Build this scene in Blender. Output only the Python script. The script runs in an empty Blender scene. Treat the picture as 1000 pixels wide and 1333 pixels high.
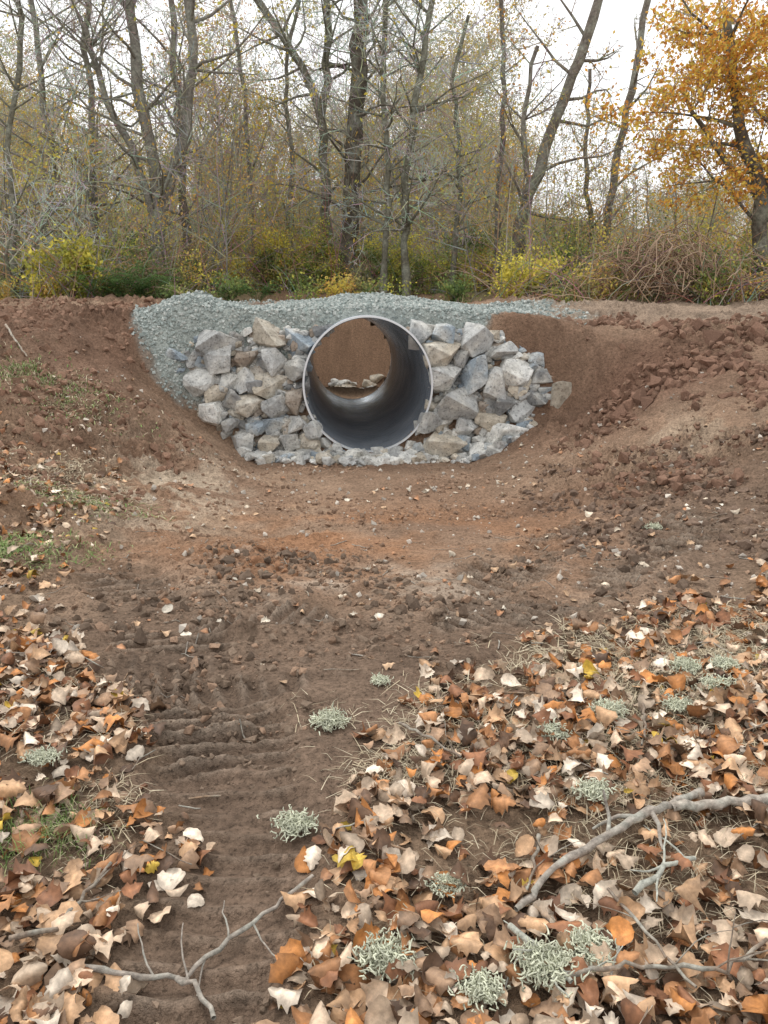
import bpy, bmesh, math, random
import numpy as np
from mathutils import Vector
random.seed(7)
rng = np.random.default_rng(11)
scene = bpy.context.scene

# ------------------------------------------------------------------ camera
CAMZ = 1.6; PITCH = math.radians(17.1); F = 1026.0
cam = bpy.data.cameras.new("camera"); camo = bpy.data.objects.new("camera", cam)
scene.collection.objects.link(camo)
camo.location = (0, 0, CAMZ); camo.rotation_euler = (math.pi/2-PITCH, 0, 0)
cam.sensor_fit = 'VERTICAL'; cam.sensor_height = 24; cam.lens = 12*F/666.5
cam.clip_end = 600; cam.clip_start = 0.05
scene.camera = camo
cs, sn = math.cos(PITCH), math.sin(PITCH)
def at(px, py, Y):
    """measured photo position -> world point at depth Y"""
    u = (px-500)/F; v = (666.5-py)/F
    dy = cs+v*sn; dz = -sn+v*cs
    return Vector((u*Y/dy, Y, CAMZ+dz/dy*Y))

# ------------------------------------------------------------------ noise
_tab = rng.random((8, 256, 256))
def vn(x, y, s=0):
    x = np.asarray(x, float)+37.3*s; y = np.asarray(y, float)+11.7*s
    xi = np.floor(x).astype(int); yi = np.floor(y).astype(int)
    fx = x-xi; fy = y-yi
    fx = fx*fx*(3-2*fx); fy = fy*fy*(3-2*fy)
    t = _tab[s % 8]
    a = t[xi & 255, yi & 255]; b = t[(xi+1) & 255, yi & 255]
    c = t[xi & 255, (yi+1) & 255]; d = t[(xi+1) & 255, (yi+1) & 255]
    return (a*(1-fx)+b*fx)*(1-fy)+(c*(1-fx)+d*fx)*fy
def fbm(x, y, s=0, o=4):
    r = 0; a = 1; tot = 0
    for i in range(o):
        r = r+a*vn(x*2**i, y*2**i, s+i); tot += a; a *= .55
    return r/tot
def ss(a, b, x):
    t = np.clip((x-a)/(b-a), 0, 1); return t*t*(3-2*t)

# ------------------------------------------------------------------ mesh utils
def mk(name, V, Fc, col=None, mat=None, smooth=False, parent=None, link=True):
    V = np.asarray(V, np.float32); Fc = np.asarray(Fc, np.int32)
    me = bpy.data.meshes.new(name)
    me.vertices.add(len(V)); me.vertices.foreach_set('co', V.ravel())
    k = Fc.shape[1]
    me.loops.add(Fc.size); me.loops.foreach_set('vertex_index', Fc.ravel())
    me.polygons.add(len(Fc)); me.polygons.foreach_set('loop_start', np.arange(len(Fc), dtype=np.int32)*k)
    me.update(calc_edges=True)
    me.polygons.foreach_set('use_smooth', np.full(len(Fc), smooth))
    if col is not None:
        c = np.ones((len(V), 4), np.float32); c[:, :3] = col
        a = me.color_attributes.new('Col', 'FLOAT_COLOR', 'POINT'); a.data.foreach_set('color', c.ravel())
    if mat: me.materials.append(mat)
    me.update()
    ob = bpy.data.objects.new(name, me)
    if link: scene.collection.objects.link(ob)
    if parent: ob.parent = parent
    return ob

def material(name, rough=.8, nscale=20, namt=.35, bscale=40, bstr=.4, bdist=.01, metallic=0, spec=.3,
             transl=0, hue2=None, n2scale=3, n2amt=.5, speck=None):
    m = bpy.data.materials.new(name); m.use_nodes = True
    nt = m.node_tree; N = nt.nodes; L = nt.links; N.clear()
    out = N.new('ShaderNodeOutputMaterial'); bs = N.new('ShaderNodeBsdfPrincipled')
    at_ = N.new('ShaderNodeAttribute'); at_.attribute_name = 'Col'
    tc = N.new('ShaderNodeTexCoord')
    src = at_.outputs['Color']
    if hue2 is not None:
        n2 = N.new('ShaderNodeTexNoise'); n2.inputs['Scale'].default_value = n2scale; n2.inputs['Detail'].default_value = 3
        L.new(tc.outputs['Object'], n2.inputs['Vector'])
        r2 = N.new('ShaderNodeMapRange'); r2.inputs[1].default_value = .45; r2.inputs[2].default_value = .65
        r2.inputs[3].default_value = 0; r2.inputs[4].default_value = n2amt
        L.new(n2.outputs['Fac'], r2.inputs[0])
        mx = N.new('ShaderNodeMix'); mx.data_type = 'RGBA'
        L.new(r2.outputs[0], mx.inputs[0]); L.new(src, mx.inputs[6]); mx.inputs[7].default_value = (*hue2, 1)
        src = mx.outputs[2]
    if namt:
        no = N.new('ShaderNodeTexNoise'); no.inputs['Scale'].default_value = nscale
        no.inputs['Detail'].default_value = 4; no.inputs['Roughness'].default_value = .65
        L.new(tc.outputs['Object'], no.inputs['Vector'])
        mr = N.new('ShaderNodeMapRange'); mr.inputs[1].default_value = .3; mr.inputs[2].default_value = .7
        mr.inputs[3].default_value = 1-namt; mr.inputs[4].default_value = 1+namt
        L.new(no.outputs['Fac'], mr.inputs[0])
        mu = N.new('ShaderNodeVectorMath'); mu.operation = 'SCALE'
        L.new(mr.outputs[0], mu.inputs['Scale']); L.new(src, mu.inputs[0]); src = mu.outputs[0]
    if speck:
        n3 = N.new('ShaderNodeTexNoise'); n3.inputs['Scale'].default_value = speck; n3.inputs['Detail'].default_value = 2
        L.new(tc.outputs['Object'], n3.inputs['Vector'])
        r3 = N.new('ShaderNodeMapRange'); r3.inputs[1].default_value = .56; r3.inputs[2].default_value = .68
        r3.inputs[3].default_value = 1; r3.inputs[4].default_value = .55
        L.new(n3.outputs['Fac'], r3.inputs[0])
        m3 = N.new('ShaderNodeVectorMath'); m3.operation = 'SCALE'
        L.new(r3.outputs[0], m3.inputs['Scale']); L.new(src, m3.inputs[0]); src = m3.outputs[0]
    L.new(src, bs.inputs['Base Color'])
    bs.inputs['Roughness'].default_value = rough; bs.inputs['Metallic'].default_value = metallic
    bs.inputs['Specular IOR Level'].default_value = spec
    if bstr:
        nb = N.new('ShaderNodeTexNoise'); nb.inputs['Scale'].default_value = bscale; nb.inputs['Detail'].default_value = 4
        nb.inputs['Roughness'].default_value = .7
        L.new(tc.outputs['Object'], nb.inputs['Vector'])
        bp = N.new('ShaderNodeBump'); bp.inputs['Strength'].default_value = bstr; bp.inputs['Distance'].default_value = bdist
        L.new(nb.outputs['Fac'], bp.inputs['Height']); L.new(bp.outputs[0], bs.inputs['Normal'])
    if transl:
        tr = N.new('ShaderNodeBsdfTranslucent'); L.new(src, tr.inputs['Color'])
        ms = N.new('ShaderNodeMixShader'); ms.inputs[0].default_value = transl
        L.new(bs.outputs[0], ms.inputs[1]); L.new(tr.outputs[0], ms.inputs[2]); L.new(ms.outputs[0], out.inputs[0])
    else:
        L.new(bs.outputs[0], out.inputs[0])
    return m

M_ground = material('soil', .95, 36, .36, 46, .95, .03, spec=.12, speck=75)
M_clod = material('soil_clod', .95, 60, .3, 90, .6, .01, spec=.12)
M_rock = material('quarry_rock', .8, 11, .32, 26, .9, .03, spec=.3, hue2=(.68, .65, .58), n2scale=4, n2amt=.55, speck=38)
M_grav = material('crushed_gravel', .9, 60, 0, 60, 0)
M_bark = material('lichen_bark', .9, 18, .45, 30, .7, .03, spec=.1, hue2=(.32, .33, .27), n2scale=4, n2amt=.6)
M_twig = material('twig_bark', .9, namt=0, bstr=0, spec=.1)
M_leaf = material('tree_leaf', .7, namt=0, bstr=0, transl=.4, spec=.2)
M_litter = material('dead_leaf', .6, 55, .30, 60, .3, .004, spec=.35)
M_grass = material('grass_blade', .8, namt=0, bstr=0, spec=.2)
M_stick = material('fallen_wood', .85, 50, .45, 80, .8, .006, spec=.2, hue2=(.36, .36, .31), n2scale=14, n2amt=.7)

# ------------------------------------------------------------------ terrain
TR = [
 ([(-.34,.3),(-.38,1.0),(-.42,1.62),(-.54,2.27),(-.74,2.81),(-1.1,3.6),(-1.75,4.7)], .25, 0.095),
 ([(-1.3,2.95),(-.33,3.12),(.37,3.5),(1.46,4.65),(2.7,5.7)], .27, 0.088),
 ([(-1.5,3.75),(-.3,3.8),(.5,4.25),(1.2,5.25),(2.3,6.6)], .25, 0.088),
 ([(2.3,10.1),(4.2,9.95),(6.0,9.8),(9.0,9.8)], .26, 0.15),
 ([(2.2,11.6),(6.0,11.4),(10.0,11.4)], .26, 0.15),
]
def tracks(x, y):
    disp = np.zeros_like(x); mask = np.zeros_like(x); rid = np.zeros_like(x)
    wob = .14*(fbm(x*4, y*4, 4, 3)-.5)
    nph = 1.2*fbm(x*2.6, y*2.6, 2, 3)
    br = np.clip(-.1+1.8*fbm(x*8, y*8, 5, 4), 0.05, 1.35)
    for q, (pts, hw, per) in enumerate(TR):
        best = np.full(x.shape, 1e9); S = np.zeros_like(x); acc = 0
        LT = np.zeros_like(x)
        for (ax, ay), (bx, by) in zip(pts[:-1], pts[1:]):
            dx, dy = bx-ax, by-ay; L = math.hypot(dx, dy)
            t = np.clip(((x-ax)*dx+(y-ay)*dy)/L**2, 0, 1)
            qx = x-(ax+t*dx); qy = y-(ay+t*dy); d = np.hypot(qx, qy)
            lat = (qx*dy-qy*dx)/L
            m = d < best
            best = np.where(m, d, best); S = np.where(m, acc+t*L, S); LT = np.where(m, lat, LT)
            acc += L
        inside = 1-ss(hw*.75, hw*1.2, best+wob)
        lo = .5 if q == 0 else .18
        fade = (lo+(1-lo)*ss(0.42, .58, fbm(x*1.9, y*1.9, 3+q, 3)))*ss(0, .35, S)*ss(0, .35, acc-S)
        ph = (S/per + LT*(1.3 if q != 1 else -1.1) + nph) % 1.0
        saw = np.where(ph < .3, ph/.3, np.clip(1-(ph-.3)/.35, 0, 1))
        dd = inside*fade*(-.038+.052*saw*br)
        berm = np.exp(-((best+wob-hw*1.2)/.055)**2)*.05*(vn(x*9, y*9, 1)*1.3-.1)*fade
        disp = disp*(1-inside*.9)+dd+berm*(1-mask); mask = np.maximum(mask, inside*fade); rid = rid*(1-inside)+inside*fade*saw*br
    return disp, mask, rid
def litter_f(x, y):
    """leaf litter density 0..1"""
    n = fbm(x*2.2+5, y*2.2, 4, 4)-.5
    fr = np.interp(x, [-.3, -.2, -.1, .2, .66, 1.5, 2.0, 4, 8], [1.0, 1.95, 2.4, 2.85, 3.2, 3.85, 4.1, 5.2, 7])
    r = ss(-.42, .3, fr-y+n*1.3)*ss(-.32, -.12, x+n*.3)
    fl = np.interp(y, [0, 1.34, 1.9, 2.27, 2.81, 3.07, 3.7, 6], [-.5, -.58, -.66, -.76, -.95, -1.3, -1.7, -2.2])
    l = ss(-.18, .22, fl-x+n*.6)*(1-ss(2.6, 3.8, y)*.45)*(1-ss(6.0, 7.8, y))
    return np.maximum(r, l)
def grav_f(x, y):
    n = (fbm(x*1.7, y*1.7, 6, 3)-.5)
    n_ = fbm(x*7, y*7, 1, 2)-.5
    front = 9.55+.3*ss(.9, 1.6, x)+n_*.2
    road = ss(-3.0, -2.7, x+n)*(1-ss(1.4, 2.5, x+n*1.2+n_*.9-.3*(y-10)))*ss(front, front+.12, y)*(1-ss(12.2, 13.4, y+n*2.5))
    gap = np.exp(-((x+1.75)/.3)**2-((y-11.3)/.8)**2)
    heap = 1-ss(.75, 1.0, np.hypot((x+2.5+n*.2)/.66, (y-9.9)/.62)+n_*.25)
    return np.maximum(road*(1-gap), heap)
def Hmacro(x, y):
    xc = -.15
    zc = np.interp(y, [0, 2.3, 3.2, 4.5, 7, 8.8, 9.6], [0, 0, -.05, -.2, -.45, -.57, -.58])
    T = np.interp(y, [0, 1.5, 3, 5, 7, 9, 10], [0, 0, .02, .15, .46, .90, 1.10])
    rt = ss(1.4, 2.8, x)
    lowr = .14*rt
    T = T-.26*rt*ss(5.5, 8.5, y)
    w0 = np.interp(y, [0, 3, 5, 9], [1.5, 1.4, 1.0, 1.25]); w1 = np.interp(y, [0, 3, 5, 9], [4.6, 5.0, 5.0, 3.8])
    ax = np.abs(x-xc+.7*(fbm(x*.7, y*.7, 1, 3)-.5))
    tt = np.clip((ax-w0)/(w1-w0), 0, 1); sh = .35*tt*tt*(3-2*tt)+.65*tt
    z = zc+(T-zc)*sh
    zR = 1.06+.19*np.exp(-((x+.2)/1.3)**2-((y-11)/1.2)**2)+.22*np.exp(-((x+2.45)/.42)**2-((y-10.2)/.5)**2)+.12*(fbm(x*1.3, y*1.3, 4, 3)-.5)
    zR = zR-lowr*(1-ss(10.6, 12.5, y))
    wide = ss(2.2, 3.2, np.abs(x))
    e = ss(9.3-.35*wide, 9.85+.1*wide, y+wide*.35*(fbm(x*1.8, y*1.8, 5, 3)-.5))
    z = z+(zR-z)*e
    b = ss(14.9, 15.6, y)*(1-ss(16.2, 18.6, y))*(1-ss(1.0, 2.4, np.abs(x+.65)))
    z = z+(-.92-z)*b
    far = ss(16, 24, y)
    z = z+far*(fbm(x*.12, y*.12, 2, 3)-.5)*.9
    hb = ss(60, 130, y)*(7+5*fbm(x*.03, y*.03, 3, 3))*(1-.45*ss(10, 50, x))
    return z+hb
def pilef(x, y): return np.exp(-((x+1.0)/.5)**2-((y-4.75)/.33)**2)+.8*np.exp(-((x-2.1)/.4)**2-((y-6.6)/.25)**2)
def H(x, y, fine=True):
    x = np.asarray(x, float); y = np.asarray(y, float)
    z = Hmacro(x, y)
    rough = .8+1.9*ss(1.1, 2.4, np.abs(x+.15))*ss(4, 6, y)
    z = z+.075*(fbm(x*1.6, y*1.6, 1, 3)-.5)*rough
    lf = litter_f(x, y)
    if fine:
        tr, tm, _ = tracks(x, y)
        n1 = fbm(x*6, y*6, 2, 5)-.5
        c = fbm(x*22, y*22, 5, 3)
        pat = .45+1.1*ss(.42, .65, fbm(x*1.1+3, y*1.1, 6, 2))
        z = z+(.06*n1+.06*np.maximum(c-.48, 0))*rough*pat*(1-.55*tm)
        z = z+pilef(x, y)*(.03+.13*np.maximum(0, fbm(x*9, y*9, 6, 3)-.4))
        z = z+tr*(1-.8*lf)
    return z+.025*lf*(.6+vn(x*5, y*5, 4))

def axis(parts):
    out = []
    for a, b, st in parts: out += list(np.arange(a, b, st))
    return out
xs_pos = axis([(0, 2.6, .017), (2.6, 4.5, .027), (4.5, 9, .07), (9, 20, .4), (20, 160, 5)])+[160]
xs = np.array([-v for v in xs_pos[:0:-1]]+xs_pos)
ys = np.array(axis([(-6, 0, .3), (0, .8, .05), (.8, 4.8, .010), (4.8, 9.2, .02), (9.2, 9.95, .0125), (9.95, 12, .025), (12, 16, .06), (16, 24, .2), (24, 60, 1), (60, 300, 5)])+[300])
X, Y = np.meshgrid(xs, ys)
Z = H(X, Y)
PR_X, PR_Z = .755, .79
PY0, PY1 = 9.36, 15.4
pc0 = at(479, 502, PY0)
def pipe_c(y): return pc0.x-.071*(y-PY0), pc0.z-.0534*(y-PY0)
lf = litter_f(X, Y); gf = grav_f(X, Y); _, tm, rid = tracks(X, Y)
def L3(c): return np.array(c, float)
n = fbm(X*.9, Y*.9, 2, 4)[..., None]; n2 = fbm(X*4, Y*4, 5, 4)[..., None]; n3 = fbm(X*16, Y*16, 3, 3)[..., None]
n = np.clip((n-.5)*1.8+.5, 0, 1)
base = L3((.205, .125, .082))*(1-n)+L3((.335, .228, .155))*n
def blend(c, tgt, m):
    m = np.clip(m, 0, 1); m = m[..., None] if m.ndim == 2 else m
    return c*(1-m)+L3(tgt)*m
col = base
nn = fbm(X*1.4+9, Y*1.4, 7, 4)
nf = fbm(X*3.1, Y*3.1, 1, 4)
col = blend(col, (.335, .18, .10), np.exp(-((X+.2)/1.9)**2-((Y-5.6)/1.1)**2)*ss(.3, .55, nn)*1.1)
col = blend(col, (.27, .135, .07), np.exp(-((X+1.0)/.6)**2-((Y-4.75)/.4)**2)*.85)
col = blend(col, (.48, .38, .28), np.exp(-((X+1.9)/.6)**2-((Y-6.6)/1.4)**2)*1.1*ss(.42, .6, nf))
col = blend(col, (.47, .375, .29), np.exp(-((X-.2)/1.2)**2-((Y-4.3)/.5)**2)*.9*ss(.4, .6, nf))
col = blend(col, (.42, .32, .23), np.exp(-((X-2.9)/.8)**2-((Y-7.6)/.5)**2)*.8*ss(.42, .6, nf))
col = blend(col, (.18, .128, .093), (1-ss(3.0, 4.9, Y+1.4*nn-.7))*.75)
col = blend(col, (.20, .14, .10), ss(1.0, 2.4, X+nf-.5)*(1-ss(5.6, 7.5, Y+nf-.5))*.75)
col = blend(col, (.15, .082, .056), np.exp(-((X-3.0)/1.1)**2-((Y-9.0)/.7)**2)*.95)
col = blend(col, (.165, .095, .064), (1-ss(-3.2, -2.5, X+nf-.5))*ss(7.6, 9.0, Y+nf-.5)*(1-ss(10, 12, Y))*.75)
col = blend(col, (.37, .29, .22), ss(10, 11, Y)*ss(1.5, 3, X)*(1-ss(13.5, 15, Y))*.6)
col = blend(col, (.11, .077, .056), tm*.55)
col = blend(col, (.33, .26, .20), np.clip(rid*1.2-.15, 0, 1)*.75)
col = blend(col, (.22, .15, .095), lf*.6)
col = blend(col, (.36, .39, .36), gf)
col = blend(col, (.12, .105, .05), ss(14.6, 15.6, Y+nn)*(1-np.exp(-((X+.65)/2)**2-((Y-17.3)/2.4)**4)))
col = blend(col, (.29, .18, .115), np.exp(-((X+.65)/2)**4-((Y-17.3)/2.)**4)*.9)
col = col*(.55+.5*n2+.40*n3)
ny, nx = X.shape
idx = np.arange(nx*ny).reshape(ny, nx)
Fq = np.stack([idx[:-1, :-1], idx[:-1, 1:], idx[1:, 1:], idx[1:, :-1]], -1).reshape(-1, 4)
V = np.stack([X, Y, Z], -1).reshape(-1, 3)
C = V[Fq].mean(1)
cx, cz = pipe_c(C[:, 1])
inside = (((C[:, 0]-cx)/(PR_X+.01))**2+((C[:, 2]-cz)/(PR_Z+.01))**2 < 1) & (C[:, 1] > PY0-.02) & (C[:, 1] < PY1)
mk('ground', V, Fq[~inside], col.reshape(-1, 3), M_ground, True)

# ------------------------------------------------------------------ culvert
def mat_pipe():
    m = bpy.data.materials.new('galvanised_steel'); m.use_nodes = True
    nt = m.node_tree; N = nt.nodes; L = nt.links; bs = N['Principled BSDF']
    tc = N.new('ShaderNodeTexCoord'); no = N.new('ShaderNodeTexNoise'); no.inputs['Scale'].default_value = 2.5; no.inputs['Detail'].default_value = 8
    L.new(tc.outputs['Object'], no.inputs['Vector'])
    cr = N.new('ShaderNodeValToRGB'); cr.color_ramp.elements[0].position = .35; cr.color_ramp.elements[1].position = .7
    cr.color_ramp.elements[0].color = (.40, .45, .51, 1); cr.color_ramp.elements[1].color = (.62, .67, .73, 1)
    L.new(no.outputs['Fac'], cr.inputs[0]); L.new(cr.outputs[0], bs.inputs['Base Color'])
    bs.inputs['Metallic'].default_value = .75; bs.inputs['Roughness'].default_value = .27
    return m
def mat_rim():
    m = bpy.data.materials.new('cut_zinc_edge'); m.use_nodes = True
    b = m.node_tree.nodes['Principled BSDF']
    b.inputs['Base Color'].default_value = (.7, .72, .74, 1); b.inputs['Metallic'].default_value = .4; b.inputs['Roughness'].default_value = .45
    return m
pm = mat_pipe(); rm = mat_rim()
NA = 128; NL = 420
ths = np.linspace(0, 2*np.pi, NA, endpoint=False)
def shell(off, name, mat, flip):
    yy = np.linspace(PY0, PY1, NL)
    TH, YY = np.meshgrid(ths, yy)
    corr = .012*np.sin(2*np.pi*((YY-PY0)/.17+TH/(2*np.pi)))*ss(0, .06, YY-PY0)
    R = off+corr
    cx = pc0.x-.071*(YY-PY0); cz = pc0.z-.0534*(YY-PY0)
    Vv = np.stack([cx+(PR_X+R)*np.cos(TH), YY, cz+(PR_Z+R)*np.sin(TH)], -1).reshape(-1, 3)
    id_ = np.arange(NA*NL).reshape(NL, NA); nxt = np.roll(id_, -1, 1)
    f = np.stack([id_[:-1], nxt[:-1], nxt[1:], id_[1:]], -1).reshape(-1, 4)
    if flip: f = f[:, ::-1]
    return mk(name, Vv, f, None, mat, True)
culv = bpy.data.objects.new('culvert_pipe', None); scene.collection.objects.link(culv)
shell(0, 'inner_wall', pm, True).parent = culv
shell(.012, 'outer_wall', pm, False).parent = culv
for nm, yy in (('front_rim', PY0), ('back_rim', PY1)):
    prof = [(-.004, -.012), (.018, -.012), (.018, .02), (-.004, .02)]
    cx = pc0.x-.071*(yy-PY0); cz = pc0.z-.0534*(yy-PY0)
    Vv = []
    for t in ths:
        for r, o in prof: Vv.append((cx+(PR_X+r)*math.cos(t), yy+o, cz+(PR_Z+r)*math.sin(t)))
    f = []
    for i in range(NA):
        j = (i+1) % NA
        for k in range(4):
            l = (k+1) % 4; f.append((i*4+k, j*4+k, j*4+l, i*4+l))
    mk(nm, Vv, f, None, rm, False).parent = culv

# ------------------------------------------------------------------ rock templates
def rock_template(npts, bev, sd, box=.55):
    r = np.random.default_rng(sd)
    p = r.uniform(-1, 1, (npts, 3))
    p = p/(box*np.abs(p).max(1, keepdims=True)+(1-box)*np.linalg.norm(p, axis=1, keepdims=True))
    p *= r.uniform(.8, 1.0, (npts, 1))
    bm = bmesh.new()
    for q in p: bm.verts.new(q)
    bmesh.ops.convex_hull(bm, input=bm.verts)
    loose = [v for v in bm.verts if not v.link_faces]
    bmesh.ops.delete(bm, geom=loose, context='VERTS')
    if bev:
        bmesh.ops.dissolve_limit(bm, angle_limit=.25, verts=bm.verts, edges=bm.edges)
        bmesh.ops.bevel(bm, geom=list(bm.edges), offset=bev, segments=2, affect='EDGES', profile=.6, clamp_overlap=True)
    bmesh.ops.triangulate(bm, faces=bm.faces)
    if bev:
        bmesh.ops.subdivide_edges(bm, edges=[e for e in bm.edges if e.calc_length() > .3], cuts=2, use_grid_fill=True)
        bmesh.ops.triangulate(bm, faces=bm.faces)
        for v in bm.verts:
            q = v.co
            k = float(fbm(q.x*1.6+sd, q.y*1.6+q.z*1.3, 2, 3))-.5
            v.co = q*(1+.2*k)
    bm.verts.index_update()
    V = np.array([v.co[:] for v in bm.verts]); Fc = np.array([[v.index for v in f.verts] for f in bm.faces])
    bm.free()
    lo, hi = V.min(0), V.max(0); V = (V-(lo+hi)/2)/((hi-lo)/2)
    return V, Fc
big_t = [rock_template(10+i % 8, .04, 100+i, .1+.12*(i % 4)) for i in range(34)]
small_t = [rock_template(9+i % 4, 0, 300+i) for i in range(10)]
clod_t = [rock_template(11+i % 5, 0, 500+i, .2) for i in range(12)]
def rotm(n, r):
    q = r.normal(size=(n, 4)); q /= np.linalg.norm(q, axis=1, keepdims=True)
    w, x, y, z = q.T
    return np.stack([1-2*(y*y+z*z), 2*(x*y-z*w), 2*(x*z+y*w), 2*(x*y+z*w), 1-2*(x*x+z*z), 2*(y*z-x*w), 2*(x*z-y*w), 2*(y*z+x*w), 1-2*(x*x+y*y)], -1).reshape(n, 3, 3)
def scatter(name, temps, pos, scl, cols, mat, rot=True, smooth=False, parent=None):
    pos = np.asarray(pos, float); scl = np.asarray(scl, float); cols = np.asarray(cols, float)
    n = len(pos)
    if scl.ndim == 1: scl = np.repeat(scl[:, None], 3, 1)
    which = rng.integers(0, len(temps), n); Vs, Fs, Cs = [], [], []; off = 0
    for k, (tv, tf) in enumerate(temps):
        s = np.where(which == k)[0]
        if not len(s): continue
        if rot:
            R = rotm(len(s), rng); v = np.einsum('nij,nvj->nvi', R, tv[None]*scl[s][:, None])
        else:
            v = tv[None]*scl[s][:, None]
            a = rng.normal(0, .2, len(s)); c, s_ = np.cos(a)[:, None], np.sin(a)[:, None]
            v = np.stack([v[..., 0]*c-v[..., 2]*s_, v[..., 1], v[..., 0]*s_+v[..., 2]*c], -1)
        v = v+pos[s][:, None]
        Vs.append(v.reshape(-1, 3)); m = tv.shape[0]
        Fs.append((tf[None]+(np.arange(len(s))*m)[:, None, None]).reshape(-1, tf.shape[1])+off)
        Cs.append(np.repeat(cols[s], m, 0)); off += len(s)*m
    return mk(name, np.concatenate(Vs), np.concatenate(Fs), np.concatenate(Cs), mat, smooth)

G=(.47,.47,.455); T=(.57,.50,.40); B=(.33,.385,.43); W=(.70,.69,.65); K=(.42,.34,.27); D=(.27,.27,.265)
RK = [(282,447,58,34,G),(350,438,48,38,T),(391,445,38,38,B),(285,470,50,34,G),(235,465,38,18,B),(322,468,38,24,K),(358,470,32,40,G),
(262,495,46,40,W),(318,494,32,32,G),(348,502,46,38,T),(383,480,34,30,G),(297,500,26,28,G),(233,482,26,15,B),(278,537,36,32,W),
(282,514,30,30,T),(327,527,38,30,T),(358,530,40,28,G),(386,523,32,36,K),(300,555,24,22,G),(318,576,36,28,G),(350,581,32,30,T),
(335,556,28,20,B),(360,553,36,22,B),(388,553,28,22,G),(376,575,28,22,G),(398,592,30,18,G),(366,599,32,20,W),(392,500,26,22,D),
(549,437,34,38,G),(578,435,30,28,B),(577,461,52,38,T),(621,443,44,42,G),(654,458,38,28,G),(582,490,46,36,G),(616,487,36,52,B),
(672,483,46,44,W),(602,466,24,24,D),(594,525,60,42,G),(643,503,30,52,G),(703,492,28,22,D),(730,512,36,36,T),(682,535,50,42,G),
(640,547,46,28,T),(662,566,70,38,W),(577,581,60,40,T),(625,591,30,34,W),(649,597,34,28,T),(560,548,38,28,G),(609,556,32,26,G),
(700,520,26,24,D),(698,468,22,20,B),(600,578,24,26,B),(655,528,30,26,D),(308,440,22,18,D),(252,470,26,20,D),(305,520,26,26,D),
(409,604,28,18,W),(430,607,22,15,G),(330,505,24,24,D),(408,560,24,26,G),(405,577,24,20,T),(675,508,30,22,T)]
pos, scl, cols = [], [], []
def wallpt(px, py, push=0):
    Yv = 9.5
    for _ in range(4):
        p = at(px, py, Yv); Yv = 9.30+(np.clip(p.z, -.6, 1.2)+.58)/1.7*.42-push
    return at(px, py, Yv)
for px, py, w, h, c in RK:
    p = wallpt(px, py, random.uniform(-.03, .06)); k = 9.7/F/2*1.0
    pos.append(p[:]); scl.append((w*k, (w+h)/2*k*.95, h*k)); cols.append(np.array(c)*random.uniform(.7, 1.12))
def in_region(px, py):
    top = np.interp(px, [215, 260, 330, 400, 560, 640, 700, 745], [470, 440, 430, 428, 428, 432, 465, 505])
    bot = np.interp(px, [215, 240, 270, 330, 400, 560, 660, 700, 745], [480, 500, 550, 594, 612, 614, 600, 560, 522])
    pip = ((px-479)/84)**2+((py-502)/90)**2 < 1
    return top < py < bot and not pip
c = 0
while c < 800:
    px, py = random.uniform(215, 745), random.uniform(425, 615)
    if not in_region(px, py): continue
    p = wallpt(px, py, random.uniform(-.09, -.01)); s = random.uniform(7, 18)*.0094/1.8
    pos.append(p[:]); scl.append((s*random.uniform(.9, 1.4), s, s*random.uniform(.7, 1))); cols.append(np.array(random.choice([G, T, B, D, K, G, W]))*random.uniform(.6, 1.0)); c += 1
for i in range(380):
    px = random.uniform(320, 690); s = .022+.075*random.random()**1.6
    x = (px-500)*.0094; toe = 8.90+.13*((x+.1)/1.5)**2
    y = toe+random.random()**.7*.45
    z = float(H(x, y))
    pos.append((x, y, z+s*.35)); scl.append((s*random.uniform(1, 1.3), s, s*random.uniform(.6, .95))); cols.append(np.array(random.choice([G, T, W, G, B, W]))*random.uniform(.7, 1.1))
for i in range(30):
    x = random.uniform(-1.5, .15); y = random.uniform(16.2, 16.8); s = random.uniform(.06, .14)
    pos.append((x, y, float(H(x, y))+s*.3)); scl.append((s*1.2, s, s*.7)); cols.append(np.array(random.choice([G, T, W, W]))*1.1)
scatter('riprap_rocks', big_t, pos, scl, cols, M_rock, rot=False)

# gravel
n = 64000
gx = rng.uniform(-3.4, 3.2, n); gy = rng.uniform(9.0, 14.0, n)
keep = (grav_f(gx, gy) > rng.random(n)*.9+.05) & (rng.random(n) < np.where(gy < 10.6, 1, .4))
gx, gy = gx[keep], gy[keep]; gz = H(gx, gy)
gs = rng.uniform(.006, .022, len(gx))
cx, cz = pipe_c(gy)
ok = ~((((gx-cx)/(PR_X+.05))**2+((gz-cz)/(PR_Z+.05))**2) < 1)
gx, gy, gz, gs = gx[ok], gy[ok], gz[ok], gs[ok]
gc = np.array([(.38,.41,.385),(.30,.34,.32),(.44,.455,.425),(.24,.27,.255)])[rng.integers(0, 4, len(gx))]*rng.uniform(.85, 1.12, (len(gx), 1))
scatter('gravel', small_t, np.stack([gx, gy, gz+gs*.4], 1), gs, gc, M_grav)

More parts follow.
